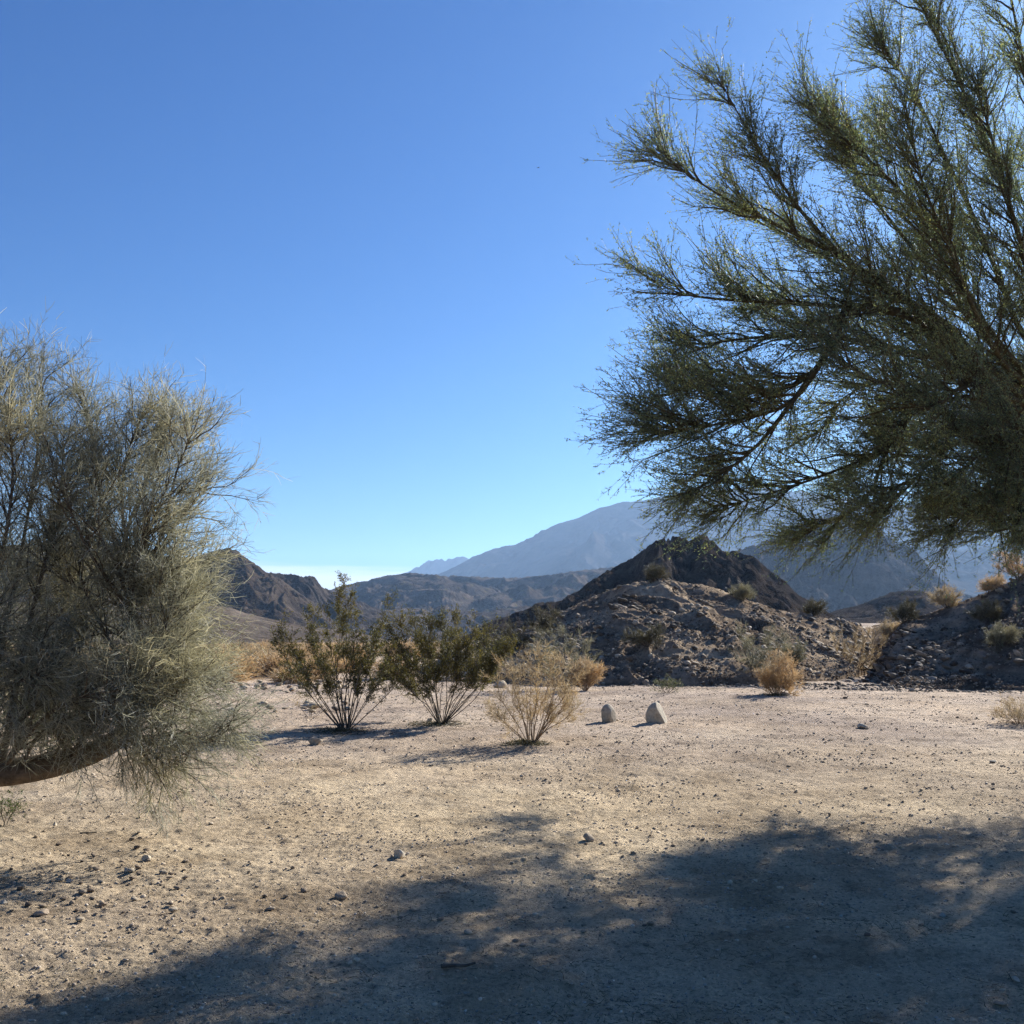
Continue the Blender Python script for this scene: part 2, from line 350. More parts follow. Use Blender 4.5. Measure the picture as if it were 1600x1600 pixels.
hill('low_hill', [(1250,985),(1300,955),(1350,942),(1400,923),(1440,924),(1480,938),(1520,955),(1600,962),(1700,985)],
     200, 330, 450, 300, 120, lambda x, y: G0(x, y)-.3, M['hill_dark'], 22, .5, .12, .0015, 37, 1.0)
hill('hill_beyond_plain', [(-500,900),(-300,880),(0,853),(60,848),(110,835),(180,850),(260,872),(310,868),(340,861),(358,855),(368,857),(380,866),(395,880),(415,894),(430,899),(470,925),(540,985)],
     420, 640, 900, 700, 300, B, M['hill_left'], 60, .5, .12, .0020, 41, 1.1, 3)
hill('dark_hill_beyond_plain', [(300,960),(350,925),(400,898),(430,895),(462,897),(474,902),(482,900),(490,901),(497,910),(505,917),(530,926),(600,955),(660,990)],
     560, 760, 1000, 420, 240, B, M['hill_dark'], 60, .5, .12, .0020, 47, 1.0, 3)
hill('lower_slope', [(-400,960),(200,922),(300,940),(350,948),(400,962),(480,980),(560,988),(620,1004),(660,1016)],
     255, 420, 600, 520, 200, lambda x, y: G0(x, y)-.4, M['hill_fan'], 55, .3, .06, .0006, 53, 1.1)
hill('rocky_hill', [(640,1020),(700,1005),(745,985),(800,962),(835,943),(875,939),(900,924),(925,907),(950,894),(975,879),(1000,866),(1030,842),(1045,838),(1062,837),(1078,842),(1090,836),(1100,836),(1118,847),(1130,861),(1150,862),(1180,873),(1200,888),(1225,908),(1250,930),(1290,955),(1330,975),(1400,990)],
     95, 175, 240, 620, 300, lambda x, y: G0(x, y)-.3, M['hill_dark'], 15, .5, .15, .0026, 61, 1.0, 2)
mb = lambda x, y: G0(x, y)-.05
m1 = hill('rocky_mound', [(690,1010),(740,1000),(800,992),(850,974),(880,956),(905,943),(950,922),(1000,909),(1040,903),(1080,913),(1130,925),(1180,940),(1230,955),(1270,962),(1300,966),(1335,972),(1362,990)],
     31, 43, 56, 620, 320, mb, M['mound'], 5.5, .38, .12, .0022, 71, .55, 5,
     r0f=[33,33,32,30.5,30,30,30,30,30,30,30.5,31,32,33,34,36,40])
m2 = hill('rocky_slope', [(1290,1062),(1330,1030),(1350,1004),(1374,982),(1410,967),(1450,958),(1480,948),(1520,935),(1560,914),(1600,900),(1700,872),(1900,850),(2300,850)],
     30, 41, 60, 620, 280, mb, M['slope'], 5.0, .4, .12, .0024, 83, .7, 9,
     r0f=[38,35,33,32,31,31,31,31,31,31,30,28,28])

# ------------------------------------------------------------------ rocks
def ico(sub):
    import bmesh
    bm = bmesh.new(); bmesh.ops.create_icosphere(bm, subdivisions=sub, radius=1)
    V = np.array([v.co[:] for v in bm.verts]); T = np.array([[v.index for v in f.verts] for f in bm.faces]); bm.free(); return V, T
def rock(sub, cuts=9, nz=.12, seed=0):
    r = np.random.default_rng(seed); V, T = ico(sub)
    for _ in range(cuts):
        n = nrm(r.normal(size=3)); d = .45+.4*r.random(); k = V@n-d; V = V-np.clip(k, 0, None)[:, None]*n
    V = V*(1+nz*(r.random((len(V), 1))-.5)); return V*(1, .7+.3*r.random(), .62+.3*r.random()), T
def rotm(n):
    q = nrm(rng.normal(size=(n, 4))); w, x, y, z = q.T
    return np.stack([1-2*(y*y+z*z), 2*(x*y-z*w), 2*(x*z+y*w), 2*(x*y+z*w), 1-2*(x*x+z*z), 2*(y*z-x*w), 2*(x*z-y*w), 2*(y*z+x*w), 1-2*(x*x+y*y)], -1).reshape(n, 3, 3)
def scatter(name, P, S, mat, protos, tilt=1.0):
    """many rocks in one mesh: stuff"""
    vs, fs, rr, o = [], [], [], 0
    k = rng.integers(0, len(protos), len(P))
    for i, (V, T) in enumerate(protos):
        s = k == i; n = s.sum()
        if not n: continue
        Rm = rotm(n); W = np.einsum('nij,vj->nvi', Rm, V)*S[s][:, None, None]
        W[:, :, 2] *= .75; W = W+P[s][:, None]
        vs.append(W.reshape(-1, 3)); fs.append((T[None]+(np.arange(n)*len(V))[:, None, None]).reshape(-1, 3)+o); rr.append(np.repeat(rng.random(n), len(V))); o += n*len(V)
    return tag(mk(name, np.concatenate(vs), np.concatenate(fs), mat, rnd=np.concatenate(rr)), kind='stuff')
small = [rock(1, 6, .2, 100+i) for i in range(6)]
mid = [rock(2, 10, .08, 200+i) for i in range(8)]
for nm, (az, r, x, y, z, P), n in (('mound_rubble', m1, 13000), ('slope_rubble', m2, 14000)):
    nx, nr = r.shape
    w = np.clip(1.35-P, .1, 1)*(P > .005)*(r < 50)*(.25+np.clip(fbm(x/3, y/3, 3, 90)+.35, 0, 1))
    c = np.cumsum(w.ravel()); ii = np.searchsorted(c, rng.random(n)*c[-1])
    pos = np.stack([x.ravel()[ii], y.ravel()[ii], z.ravel()[ii]], -1); pos[:, :2] += rng.normal(size=(n, 2))*.03
    S = .028*(1-rng.random(n))**(-.42); S = np.clip(S*.8, .025, .17)
    scatter(nm, pos+np.array([0, 0, 1])*S[:, None]*.15, S, M['rubble'] if nm[0] == 'm' else M['dark_rubble'], small)
n = 2600; fa = np.radians(np.concatenate([rng.uniform(2, 17, n//2), rng.uniform(17, 32, n-n//2)])); fr = 31.3-2.6*rng.random(n)**2.2
S = np.clip(.03*(1-rng.random(n))**(-.35), .02, .12); fx, fy = fr*np.sin(fa)*1.02, fr*np.cos(fa)*1.02
scatter('foot_scree', np.stack([fx, fy, gz(fx, fy)+S*.1], -1), S, M['rubble'], small)
def outcrops(nm, mh, n, seed):
    r4 = np.random.default_rng(seed); az, r, x, y, z, P = mh; w = (P > .15)*(r < 48)*np.clip(fbm(x/2.2, y/2.2, 3, seed)+.05, 0, 1)**2
    c = np.cumsum(w.ravel()); ii = np.searchsorted(c, r4.random(n)*c[-1]); pos = np.stack([x.ravel()[ii], y.ravel()[ii], z.ravel()[ii]], -1)
    vs, fs, rr = [], [], []; o = 0
    for k in range(n):
        V, T = slabs[k % len(slabs)]; s = r4.uniform(.07, .27); a = r4.normal(.5, .25); b = r4.normal(.35, .2)
        V = V*(s*1.3, s*.8, s*.45); ca, sa, cb, sb = cos(a), sin(a), cos(b), sin(b)
        V = V@np.array([[ca, sa, 0], [-sa, ca, 0], [0, 0, 1]])@np.array([[cb, 0, -sb], [0, 1, 0], [sb, 0, cb]])
        vs.append(V+pos[k]); fs.append(T+o); rr.append(np.full(len(V), r4.random())); o += len(V)
    tag(mk(nm, np.concatenate(vs), np.concatenate(fs), M['rubble'] if nm[0] == 'm' else M['dark_rubble'], rnd=np.concatenate(rr)), kind='stuff')
slabs = [rock(2, 14, .05, 700+i) for i in range(8)]
outcrops('mound_outcrops', m1, 420, 5); outcrops('slope_outcrops', m2, 380, 6)
# gravel on the flat: denser where it is near
n = 90000; rr = 3.2*(34/3.2)**(rng.random(n)**.85); aa = (rng.random(n)-.5)*radians(66)
gx, gy = rr*np.sin(aa), rr*np.cos(aa); keep = rng.random(n) < .12+.88*np.clip(.35+fbm(gx/1.9, gy/1.6, 3, 12)*1.6, 0, 1); gx, gy, rr = gx[keep], gy[keep], rr[keep]
S = np.clip(.0035*(1-rng.random(len(gx)))**(-.4), .003, .014)*(.6+rr/14)
scatter('gravel', np.stack([gx, gy, gz(gx, gy)+S*.15], -1), S, M['pebble'], small)

# ------------------------------------------------------------------ plants
def poly(ctrl, K=14): return spline([at(*c) if len(c) == 3 else c for c in ctrl], K)

def big_tree():
    """fine-leaved desert tree beyond the frame's edge, its crown reaching in"""
    base = np.array((7.6, 11.2, float(gz(7.6, 11.2)))); fork = np.array((6.6, 10.8, 2.6))
    root = empty('desert_tree', base, 'large spreading fine-leaved green tree whose feathery crown shades the sand', 'tree')
    Gt = Geo(); Gl = Geo(); Gw = Geo(); Gf = Geo()
    tr = spline([base-(0, 0, .2), base+(-.25, -.1, 1.2), fork, fork+(-.3, -.1, .8)], 12)
    tubes(Gt, tr[None], .30, .20, 10); f2 = tr[-1]
    fk = (f2[0]/f2[1]*0, 0, 0)
    L = [  # visible limbs, photo px + distance
      [(1560,590,10.2),(1480,510,9.9),(1415,468,9.6),(1345,428,9.4),(1260,340,9.3),(1190,240,9.2),(1130,135,9.1)],
      [(1560,590,10.2),(1430,478,9.7),(1310,400,9.4),(1190,340,9.3),(1100,290,9.2),(1030,235,9.1)],
      [(1560,600,10.1),(1430,500,9.5),(1300,478,9.2),(1160,470,9.1),(1070,460,9.),(1010,435,9.)],
      [(1570,620,10.2),(1460,560,9.8),(1330,530,9.5),(1210,525,9.3),(1120,535,9.2),(1060,540,9.2)],
      [(1570,600,10.2),(1440,500,9.6),(1330,480,9.2),(1300,540,9.),(1240,625,8.9),(1180,700,8.8),(1120,745,8.8),(1080,768,8.8)],
      [(1300,540,9.),(1240,625,8.9),(1160,655,8.8),(1080,670,8.7),(1020,685,8.7)],
      [(1320,500,9.2),(1260,590,9.2),(1170,615,9.3),(1100,620,9.4),(1050,612,9.4)],
      [(1590,640,10.2),(1500,620,9.9),(1420,650,9.7),(1385,705,9.6),(1355,780,9.5),(1300,812,9.4),(1265,830,9.4)],
      [(1420,650,9.7),(1385,700,9.6),(1280,745,9.4),(1190,775,9.3),(1120,795,9.2)],
      [(1640,700,10.0),(1590,745,9.6),(1545,775,9.4),(1505,805,9.3),(1490,822,9.3)],
      [(1640,720,10.0),(1600,755,9.5),(1592,800,9.3),(1588,825,9.2)],
      [(1620,560,10.3),(1540,380,10.1),(1470,230,10.),(1420,130,9.9),(1380,80,9.9)],
      [(1640,500,10.4),(1560,270,10.2),(1490,110,10.),(1440,10,10.),(1420,-60,10.)],
      [(1680,450,10.6),(1620,200,10.6),(1580,0,10.6),(1540,-150,10.6)],
      [(1580,560,10.1),(1480,400,9.9),(1400,290,9.8),(1310,210,9.7),(1255,150,9.7)],
      [(1580,570,10.3),(1470,440,10.3),(1380,330,10.3),(1330,250,10.3),(1300,190,10.3)],
      [(1600,600,10.8),(1480,420,11.2),(1420,300,11.3),(1370,190,11.4)],
      [(1600,620,10.6),(1470,560,10.9),(1360,450,11.2),(1250,380,11.4),(1150,330,11.5)],
      [(1600,640,10.6),(1500,620,11.),(1400,560,11.4),(1290,520,11.7),(1200,480,11.9)],
      [(1600,650,10.4),(1500,660,10.5),(1400,600,10.6),(1320,620,10.8),(1270,690,11.)],
      [(1620,660,10.1),(1560,680,9.5),(1480,700,9.2),(1420,760,9.1),(1380,800,9.1)],
      [(1620,640,10.2),(1520,600,9.3),(1450,640,8.9),(1380,600,8.6),(1320,570,8.5)],
      [(1600,600,10.2),(1530,500,9.3),(1480,380,8.9),(1440,280,8.7),(1420,190,8.6)],
      [(1640,560,10.2),(1600,400,9.2),(1560,250,8.9),(1520,120,8.8)],
      [(1640,660,10.3),(1570,640,11.),(1500,690,11.6),(1440,700,12.1),(1400,680,12.5)],
      [(1640,690,10.6),(1590,730,11.5),(1540,775,12.1),(1480,795,12.3)],
      [(1650,700,10.6),(1620,750,12.0),(1590,790,12.8),(1560,800,13.2)],
      [(1640,680,10.0),(1580,690,9.4),(1520,720,9.1),(1480,760,9.0)],
    ]
    limbs = []
    for c in L:
        pts = [at(*p) for p in c]
        if c[0][0] >= 1550: pts = [f2]+pts
        limbs.append(spline(pts, 16))
    r2 = np.random.default_rng(11)
    for k in range(17):                      # limbs all around the fork, mostly beyond the frame
        a = 2*pi*(k/44.)+.2*r2.normal(); 
        vx, vy = cos(a), sin(a)
        if vx < -.25 and vy < .75 and vy > -.55: continue
        e = r2.uniform(-.05, 1.1); l = r2.uniform(3.0, 5.0)
        d = np.array((vx*cos(e), vy*cos(e), sin(e)))
        p1 = f2+d*l*.3+(0, 0, .5); p2 = f2+d*l*.65+(0, 0, .5); p3 = f2+d*l+(0, 0, r2.uniform(-.5, .4))
        if p3[1] < 4.8: continue
        limbs.append(spline([f2, p1, p2, p3], 16))
    for e in ((6.4, 12.9, 2.9), (7.4, 13.6, 3.1), (8.6, 13.2, 3.3), (5.6, 12.6, 2.9), (6.6, 11.8, 2.7), (8.3, 14.2, 3.2), (9.0, 14.0, 4.2), (6.9, 13.0, 3.4), (6.0, 9.0, 2.6), (8.4, 12.0, 4.0)):
        e = np.array(e); limbs.append(spline([f2, f2+(e-f2)*.35+(0, 0, .5), f2+(e-f2)*.75+(0, 0, .35), e], 16))
    limbs = np.array(limbs)
    ln = np.linalg.norm(limbs[:, -1]-limbs[:, 0], axis=1)
    for i, l in enumerate(limbs):
        g = Geo(); tubes(g, l[None], .016+.0075*ln[i]+.030*(i in (0, 4, 9)), .004, 7, .5); g.build('limb', M['palo_bark'], root, True, base)
    # secondary branches
    P, D, t, ix = sprout(limbs, 44, .2, 1.0, 14, 50)
    kp = pn(t*5.5+ix*.37, ix*3.71) > -.46; P, D, t, ix = P[kp], D[kp], t[kp], ix[kp]
    D = nrm(D+np.array((-.12, 0, .25)))
    Ls = (1.28-1.0*t)*rng.uniform(.35, 1.2, len(t))
    s2 = grow(P, D, Ls, 6, .13, (-.1, 0, .25)); tubes(Gl, s2, .011, .003, 4)
    P, D, t2, ix2 = sprout(s2, 13, .12, 1.0, 12, 42)
    L3 = rng.uniform(.10, .58, len(t2))
    s3 = grow(P, D, L3, 4, .10, (-.05, 0, .12)); ribbons(Gw, s3, .0065, .003)
    P, D, t3, ix3 = sprout(s3, 4, .1, .95, 15, 50)
    s4 = grow(P, D, rng.uniform(.05, .16, len(t3)), 2, .1); ribbons(Gw, s4, .0035, .002)
    P, D, _, _ = sprout(s3, 10, .1, 1., 20, 75); leaves(Gf, P, D, rng.uniform(.014, .030, len(P)), rng.uniform(.008, .014, len(P)))
    P, D, _, _ = sprout(s4, 4, .2, 1., 20, 80); leaves(Gf, P, D, rng.uniform(.013, .028, len(P)), rng.uniform(.007, .012, len(P)))
    Gt.build('trunk', M['palo_bark'], root, True, base)
    Gl.build('branches', M['palo_bark'], root, False, base)
    Gw.build('twigs', M['palo_twig'], root, False, base)['kind'] = 'stuff'
    Gf.build('crown', M['palo_leaf'], root, False, base)
    print('tree quads', Gf.n//4, Gw.n//4)
big_tree()

def smoke_tree():
    base = np.array((-5.0, 7.7, float(gz(-5.0, 7.7))))
    root = empty('smoke_tree', base, 'silvery grey-green wispy tree with a leaning trunk sprawling low over the sand', 'tree')
    tr = spline([base-(0, 0, .15), at(-150, 1215, 7.75), at(0, 1208, 7.9), at(110, 1188, 8.), at(190, 1150, 8.05), at(218, 1090, 8.1), at(224, 1020, 8.1), at(206, 955, 8.1)], 24)
    g = Geo(); tubes(g, tr[None], .14, .035, 10, .8); g.build('trunk', M['smoke_bark'], root, True, base)
    L = [
      [(222,1020,8.1),(206,955,8.1),(200,870,8.0),(190,770,8.),(205,690,8.),(225,645,8.)],
      [(206,955,8.1),(240,880,8.1),(285,800,8.2),(318,770,8.2),(338,757,8.2)],
      [(206,940,8.1),(250,840,7.9),(275,740,7.8),(295,690,7.8)],
      [(204,900,8.1),(160,790,8.3),(145,690,8.4),(128,620,8.4)],
      [(0,1208,7.9),(-10,1080,8.),(30,880,8.1),(55,730,8.1),(68,600,8.2)],
      [(-150,1215,7.75),(-80,950,7.8),(-30,740,7.8),(0,600,7.9)],
      [(-150,1215,7.75),(-60,1050,7.5),(0,880,7.4),(20,740,7.4),(10,640,7.4)],
      [(190,1150,8.05),(250,1162,8.),(310,1160,7.9),(365,1138,7.8)],
      [(190,1150,8.05),(250,1130,8.2),(295,1098,8.3),(328,1070,8.4)],
      [(222,1030,8.1),(265,970,8.3),(265,925,8.4),(285,900,8.4),(305,885,8.4)],
      [(110,1188,8.),(135,1120,7.8),(105,1050,7.7),(60,1000,7.6)],
      [(0,1208,7.9),(55,1110,8.1),(90,1000,8.2),(105,900,8.3)],
      [(190,1150,8.05),(160,1060,8.2),(125,960,8.4),(110,850,8.5)],
      [(222,1030,8.1),(245,1020,8.),(258,1032,7.9)],
      [(218,1090,8.1),(250,1060,8.3),(265,1020,8.4)],
      [(206,955,8.1),(235,930,7.9),(255,900,7.8)],
      [(206,955,8.1),(190,860,8.3),(225,760,8.4),(250,690,8.4),(265,660,8.4)],
      [(210,960,8.1),(150,880,7.7),(110,800,7.6),(85,740,7.6)],
      [(204,900,8.1),(235,800,8.3),(240,720,8.4)],
      [(110,1188,8.),(60,1090,7.7),(0,1020,7.6),(-60,980,7.6)],
      [(110,1188,8.),(150,1130,7.6),(190,1080,7.4),(200,1020,7.4)],
      [(190,1150,8.05),(230,1090,7.7),(250,1030,7.6)],
      [(0,1208,7.9),(60,1130,7.6),(120,1090,7.4),(180,1080,7.3)],
      [(190,1150,8.05),(240,1180,8.),(290,1190,7.9)],
      [(-150,1215,7.75),(-60,1100,8.2),(0,1000,8.4),(20,900,8.5)],
      [(-150,1215,7.75),(-200,900,7.8),(-230,720,7.8)],
      [(-150,1215,7.75),(-100,900,8.3),(-60,700,8.4)],
      [(222,1020,8.1),(240,970,8.2),(250,945,8.3),(262,935,8.3)],
      [(218,1090,8.1),(170,1000,8.),(135,930,7.9),(120,860,7.9)],
      [(30,1205,7.9),(60,1150,7.7),(110,1120,7.6),(150,1110,7.5)],
      [(80,1195,7.95),(110,1140,7.75),(160,1120,7.65),(200,1110,7.6)],
      [(-20,1208,7.9),(10,1150,7.7),(40,1120,7.6),(60,1080,7.5)],
      [(150,1170,8.),(190,1150,7.8),(240,1150,7.7),(280,1140,7.6)],
      [(206,955,8.1),(150,930,8.),(90,900,7.9),(50,860,7.9)],
      [(224,1020,8.1),(180,990,7.9),(130,1000,7.8),(90,1040,7.7)],
      [(222,1040,8.1),(255,1000,7.9),(255,985,7.8),(262,965,7.8)],
      [(206,955,8.1),(215,880,7.8),(240,810,7.7),(262,760,7.7)],
      [(206,955,8.1),(180,880,7.8),(150,820,7.7),(150,740,7.7)],
      [(0,1208,7.9),(40,1000,7.9),(75,860,7.9),(95,760,8.),(100,680,8.)],
      [(190,1150,8.05),(225,1110,7.8),(265,1090,7.7),(290,1060,7.7)],
      [(-60,1205,7.8),(-20,1100,7.6),(40,1060,7.5),(90,1060,7.4)],
    ]
    limbs = np.array([spline([at(*p) for p in c], 14) for c in L]); ln = np.linalg.norm(limbs[:, -1]-limbs[:, 0], axis=1)
    for i, l in enumerate(limbs):
        g = Geo(); tubes(g, l[None], .008+.009*ln[i], .003, 6, .7); g.build('limb', M['smoke_bark'], root, True, base)
    Gb = Geo(); Gw = Geo()
    cnt = 25
    P, D, t, ix = sprout(np.concatenate([limbs, limbs[ln > 1.5], limbs[ln > 2.3]]), cnt, .05, 1., 15, 70)
    up = (P[:, 2:3] > 1.5)*1.
    D = nrm(D+np.array((.10, 0, .15))*up)
    s2 = grow(P, D, (.56-.26*t)*rng.uniform(.35, 1.35, len(t)), 6, .16, (.1, 0, .3)); tubes(Gb, s2, .006, .002, 4)
    P, D, t, ix = sprout(s2, 9, .1, 1., 14, 48)
    wl_ = np.where(P[:, 2:3] < 1.75, -.9, .05); s3 = grow(P, nrm(D+wl_*np.array((-.05, 0, .22))), rng.uniform(.12, .36, len(t)), 6, .15); ribbons(Gw, s3, .0042, .002)
    dro = P[:, 2] < 1.75
    P, D, t, ix = sprout(s3, 7, .05, 1., 12, 50)
    D = nrm(D+np.where(P[:, 2:3] < 1.7, 1, 0)*np.array((.05, 0, -.35)))
    s4 = grow(P, D, rng.uniform(.05, .15, len(t)), 3, .18, (0, 0, .1)); ribbons(Gw, s4, .0038, .0016)
    Gb.build('branches', M['smoke_bark'], root, False, base)
    Gw.build('crown', M['smoke_twig'], root, False, base)
    print('smoke quads', Gw.n//2)
smoke_tree()

def bush(name, base, stems, lab, cat, twig, stemm, leafm=None, group=None, r0=.018, nsec=14, ntw=8, nfine=4, secL=.3, twL=.15, fineL=.07,
         nleaf=6, leaf=.02, t0=.35, tw=.004, droop=(0, 0, .2), ang=(15, 50), curl=.13):
    base = np.asarray(base, float); root = empty(name, base, lab, cat, group)
    st = np.array(stems); Gs = Geo(); Gw = Geo(); Gf = Geo()
    tubes(Gs, st, r0*rng.uniform(.6, 1.1, len(st)), r0*.2, 5)
    P, D, t, _ = sprout(st, nsec, t0, 1., *ang)
    s2 = grow(P, D, secL*rng.uniform(.4, 1.2, len(t)), 5, curl, droop); tubes(Gs, s2, r0*.28, r0*.1, 3)
    P, D, t, _ = sprout(s2, ntw, .1, 1., *ang)
    s3 = grow(P, D, twL*rng.uniform(.4, 1.2, len(t)), 3, curl*1.2, droop); ribbons(Gw, s3, tw, tw*.5)
    if nfine:
        P, D, t, _ = sprout(s3, nfine, .1, 1., 15, 60)
        s4 = grow(P, D, fineL*rng.uniform(.4, 1.2, len(t)), 2, curl*1.2); ribbons(Gw, s4, tw*.8, tw*.4)
    Gs.build('stems', stemm, root, True, base)
    if leafm is not None:
        src = s4 if nfine else s3
        P, D, _, _ = sprout(src, nleaf, .1, 1., 20, 80); leaves(Gf, P, D, leaf*rng.uniform(.6, 1.2, len(P)), leaf*.6*rng.uniform(.6, 1.2, len(P)))
        Gw.build('twigs', twig, root, False, base)['kind'] = 'stuff'; Gf.build('foliage', leafm, root, False, base)
    else: Gw.build('foliage', twig, root, False, base)
    return root
def fan(base, n, h, spread, K=10, lean=(0, 0), lo=.75, seed=0, bow=.25):
    """stems fanning up and out from one crown of roots"""
    r = np.random.default_rng(seed); out = []
    for i in range(n):
        a = 2*pi*(i+r.random())/n; s = spread*math.sqrt(r.random()); hh = h*r.uniform(lo, 1)*(1-.35*(s/spread)**2)
        e = np.array((cos(a)*s+lean[0], sin(a)*s+lean[1], hh)); b = np.asarray(base, float)+np.array((cos(a), sin(a), 0))*.05*spread
        m = b+e*(.5, .5, .5)+np.array((cos(a)*s, sin(a)*s, 0))*bow*.3+r.normal(size=3)*.04*h
        out.append(spline([b-(0, 0, .03), m, np.asarray(base)+e], K))
    return out
def gp(px, py):
    z = 0.
    for _ in range(6): p = flat(px, py, z); z = float(gz(p[0], p[1]))
    return np.array((p[0], p[1], z))
def tips(base, T, dy=.5, K=10, seed=0):
    """stems from a base to tips given at photo px, spread in depth"""
    r = np.random.default_rng(seed); out = []
    for px, py in T:
        e = at(px, py, base[1]+r.uniform(-dy, dy)); h = e-base; b = base+np.array((np.sign(h[0])*.03, r.uniform(-.05, .05), -.03))
        L_ = np.linalg.norm(h); m1 = base+h*(.42, .5, .33)+r.normal(size=3)*.035*L_; m2 = base+h*(.8, .85, .70)+r.normal(size=3)*.035*L_
        out.append(spline([b, m1, m2, e], K))
    return out

b1 = gp(540, 1141)
bush('creosote_bush', b1, tips(b1, [(437,978),(432,1000),(455,1010),(480,945),(492,960),(470,1030),(515,960),(528,930),(538,912),(546,935),(552,970),(505,1020),(575,1030),(604,940),(596,965),(588,1000),(612,1010),(630,1040),(600,1050),(560,1040),(450,1045),(520,1050),(545,1010),(570,1005),(485,1005)], .55, seed=1),
     'tall open dark green bush with a spike of leaves rising against the sky', 'bush', M['palo_twig'], M['creo_stem'], M['creo_leaf'],
     r0=.011, nsec=17, ntw=8, nfine=3, secL=.22, twL=.13, fineL=.06, nleaf=3, leaf=.024, t0=.42, tw=.006)
b2 = gp(690, 1131)
bush('creosote_bush', b2, tips(b2, [(612,990),(605,1020),(618,1045),(628,975),(645,968),(655,1000),(640,1030),(670,972),(668,1010),(690,975),(700,1000),(715,968),(722,1010),(740,985),(752,1000),(765,985),(780,1000),(790,1020),(770,1035),(750,1045),(690,1040),(660,1050),(715,1045),(640,1060),(735,1030),(795,1005)], .8, seed=2),
     'broad rounded dark green bush on a fan of bare grey stems', 'bush', M['palo_twig'], M['creo_stem'], M['creo_leaf'],
     r0=.010, nsec=25, ntw=9, nfine=3, secL=.26, twL=.14, fineL=.06, nleaf=3, leaf=.024, t0=.48, tw=.006)
b3 = gp(830, 1161)
bush('dry_bush', b3, tips(b3, [(775,1065),(768,1100),(790,1045),(800,1035),(815,1040),(830,1025),(845,1028),(862,1030),(880,1035),(895,1045),(905,1060),(890,1075),(870,1060),(850,1050),(835,1060),(900,1085),(800,1075),(780,1120),(895,1108)], .5, seed=3),
     'airy straw-coloured dry bush casting a long shadow across the sand', 'bush', M['dry_twig'], M['dry_stem'],
     r0=.010, nsec=13, ntw=8, nfine=5, secL=.26, twL=.13, fineL=.07, t0=.3, tw=.0045, curl=.22)
b4 = gp(1213, 1088)
bush('tumbleweed_bush', b4, fan(b4, 30, .95, .50, seed=4, lo=.35, lean=(.05, 0)), 'round golden dry bush by itself at the foot of the rocky mound', 'bush', M['gold_twig'], M['dry_stem'],
     r0=.008, nsec=12, ntw=7, nfine=5, secL=.2, twL=.12, fineL=.07, t0=.2, tw=.007)
b5 = gp(915, 1080)
bush('golden_bush', b5, fan(b5, 26, .85, .42, seed=5, lo=.5), 'small golden brown bush close behind the airy dry bush', 'bush', M['gold_twig'], M['dry_stem'],
     r0=.008, nsec=12, ntw=7, nfine=4, secL=.2, twL=.12, fineL=.07, t0=.2, tw=.007)
b6 = gp(880, 1076)
bush('twiggy_bush', b6, tips(b6, [(835,1010),(850,995),(865,1000),(880,990),(895,1000),(910,1005),(925,1015),(860,1025),(900,1030),(845,1040),(925,1040)], .8, seed=6),
     'grey olive twiggy shrub standing behind the airy dry bush', 'bush', M['sage_twig'], M['creo_stem'],
     r0=.014, nsec=16, ntw=8, nfine=4, secL=.35, twL=.2, fineL=.1, t0=.25, tw=.007)
b7 = gp(1185, 1070)
bush('sage_bush', b7, tips(b7, [(1158,990),(1165,1010),(1150,1030),(1172,1005),(1200,1000),(1210,985),(1222,1000),(1190,1020),(1230,1020),(1180,1040),(1160,1045),(1212,1030)], .8, seed=7),
     'grey green shrub leaning on the mound behind the round golden bush', 'bush', M['sage_twig'], M['creo_stem'],
     r0=.014, nsec=16, ntw=8, nfine=4, secL=.38, twL=.22, fineL=.1, t0=.25, tw=.007)
b8 = gp(1330, 1057)
bush('wand_bush', b8, tips(b8, [(1298,985),(1305,1000),(1312,985),(1322,1000),(1335,995),(1345,1010),(1358,990),(1372,985),(1385,990),(1380,1005),(1365,1010),(1320,1020),(1300,1020),(1340,975),(1350,1000),(1308,1035),(1372,1030)], .9, seed=8),
     'bush of long bare tan wands beside the sandy path between the mounds', 'bush', M['dry_twig'], M['dry_stem'],
     r0=.020, nsec=14, ntw=5, nfine=3, secL=.3, twL=.18, fineL=.1, t0=.12, tw=.007, ang=(8, 28))
b9 = gp(1585, 1068)
bush('brown_bush', b9, tips(b9, [(1545,1040),(1555,1015),(1570,1000),(1585,995),(1600,1000),(1620,1000),(1640,1015),(1575,1030),(1610,1030),(1650,1040)], .8, seed=9),
     'dull brown bush at the foot of the rubble slope near the frame edge', 'bush', M['dark_twig'], M['creo_stem'],
     r0=.014, nsec=16, ntw=8, nfine=4, secL=.38, twL=.22, fineL=.1, t0=.2, tw=.007)
b10 = gp(1518, 1058)
bush('pale_bush', b10, tips(b10, [(1500,1040),(1508,1020),(1520,1012),(1535,1020),(1545,1040),(1555,1045)], .6, seed=10),
     'low pale olive bush in front of the rubble slope beside a grey rock', 'bush', M['sage_twig'], M['creo_stem'],
     r0=.012, nsec=14, ntw=7, nfine=4, secL=.3, twL=.18, fineL=.1, t0=.2, tw=.007)
b11 = gp(1592, 1131)
bush('grass_tuft', b11, fan(b11, 26, .42, .42, seed=11, lo=.4), 'dry straw tuft on open sand near the frame edge with a small shadow', 'plant', M['dry_twig'], M['dry_stem'],
     r0=.005, nsec=8, ntw=5, nfine=3, secL=.14, twL=.1, fineL=.05, t0=.2, tw=.0045)
b12 = gp(1043, 1082)
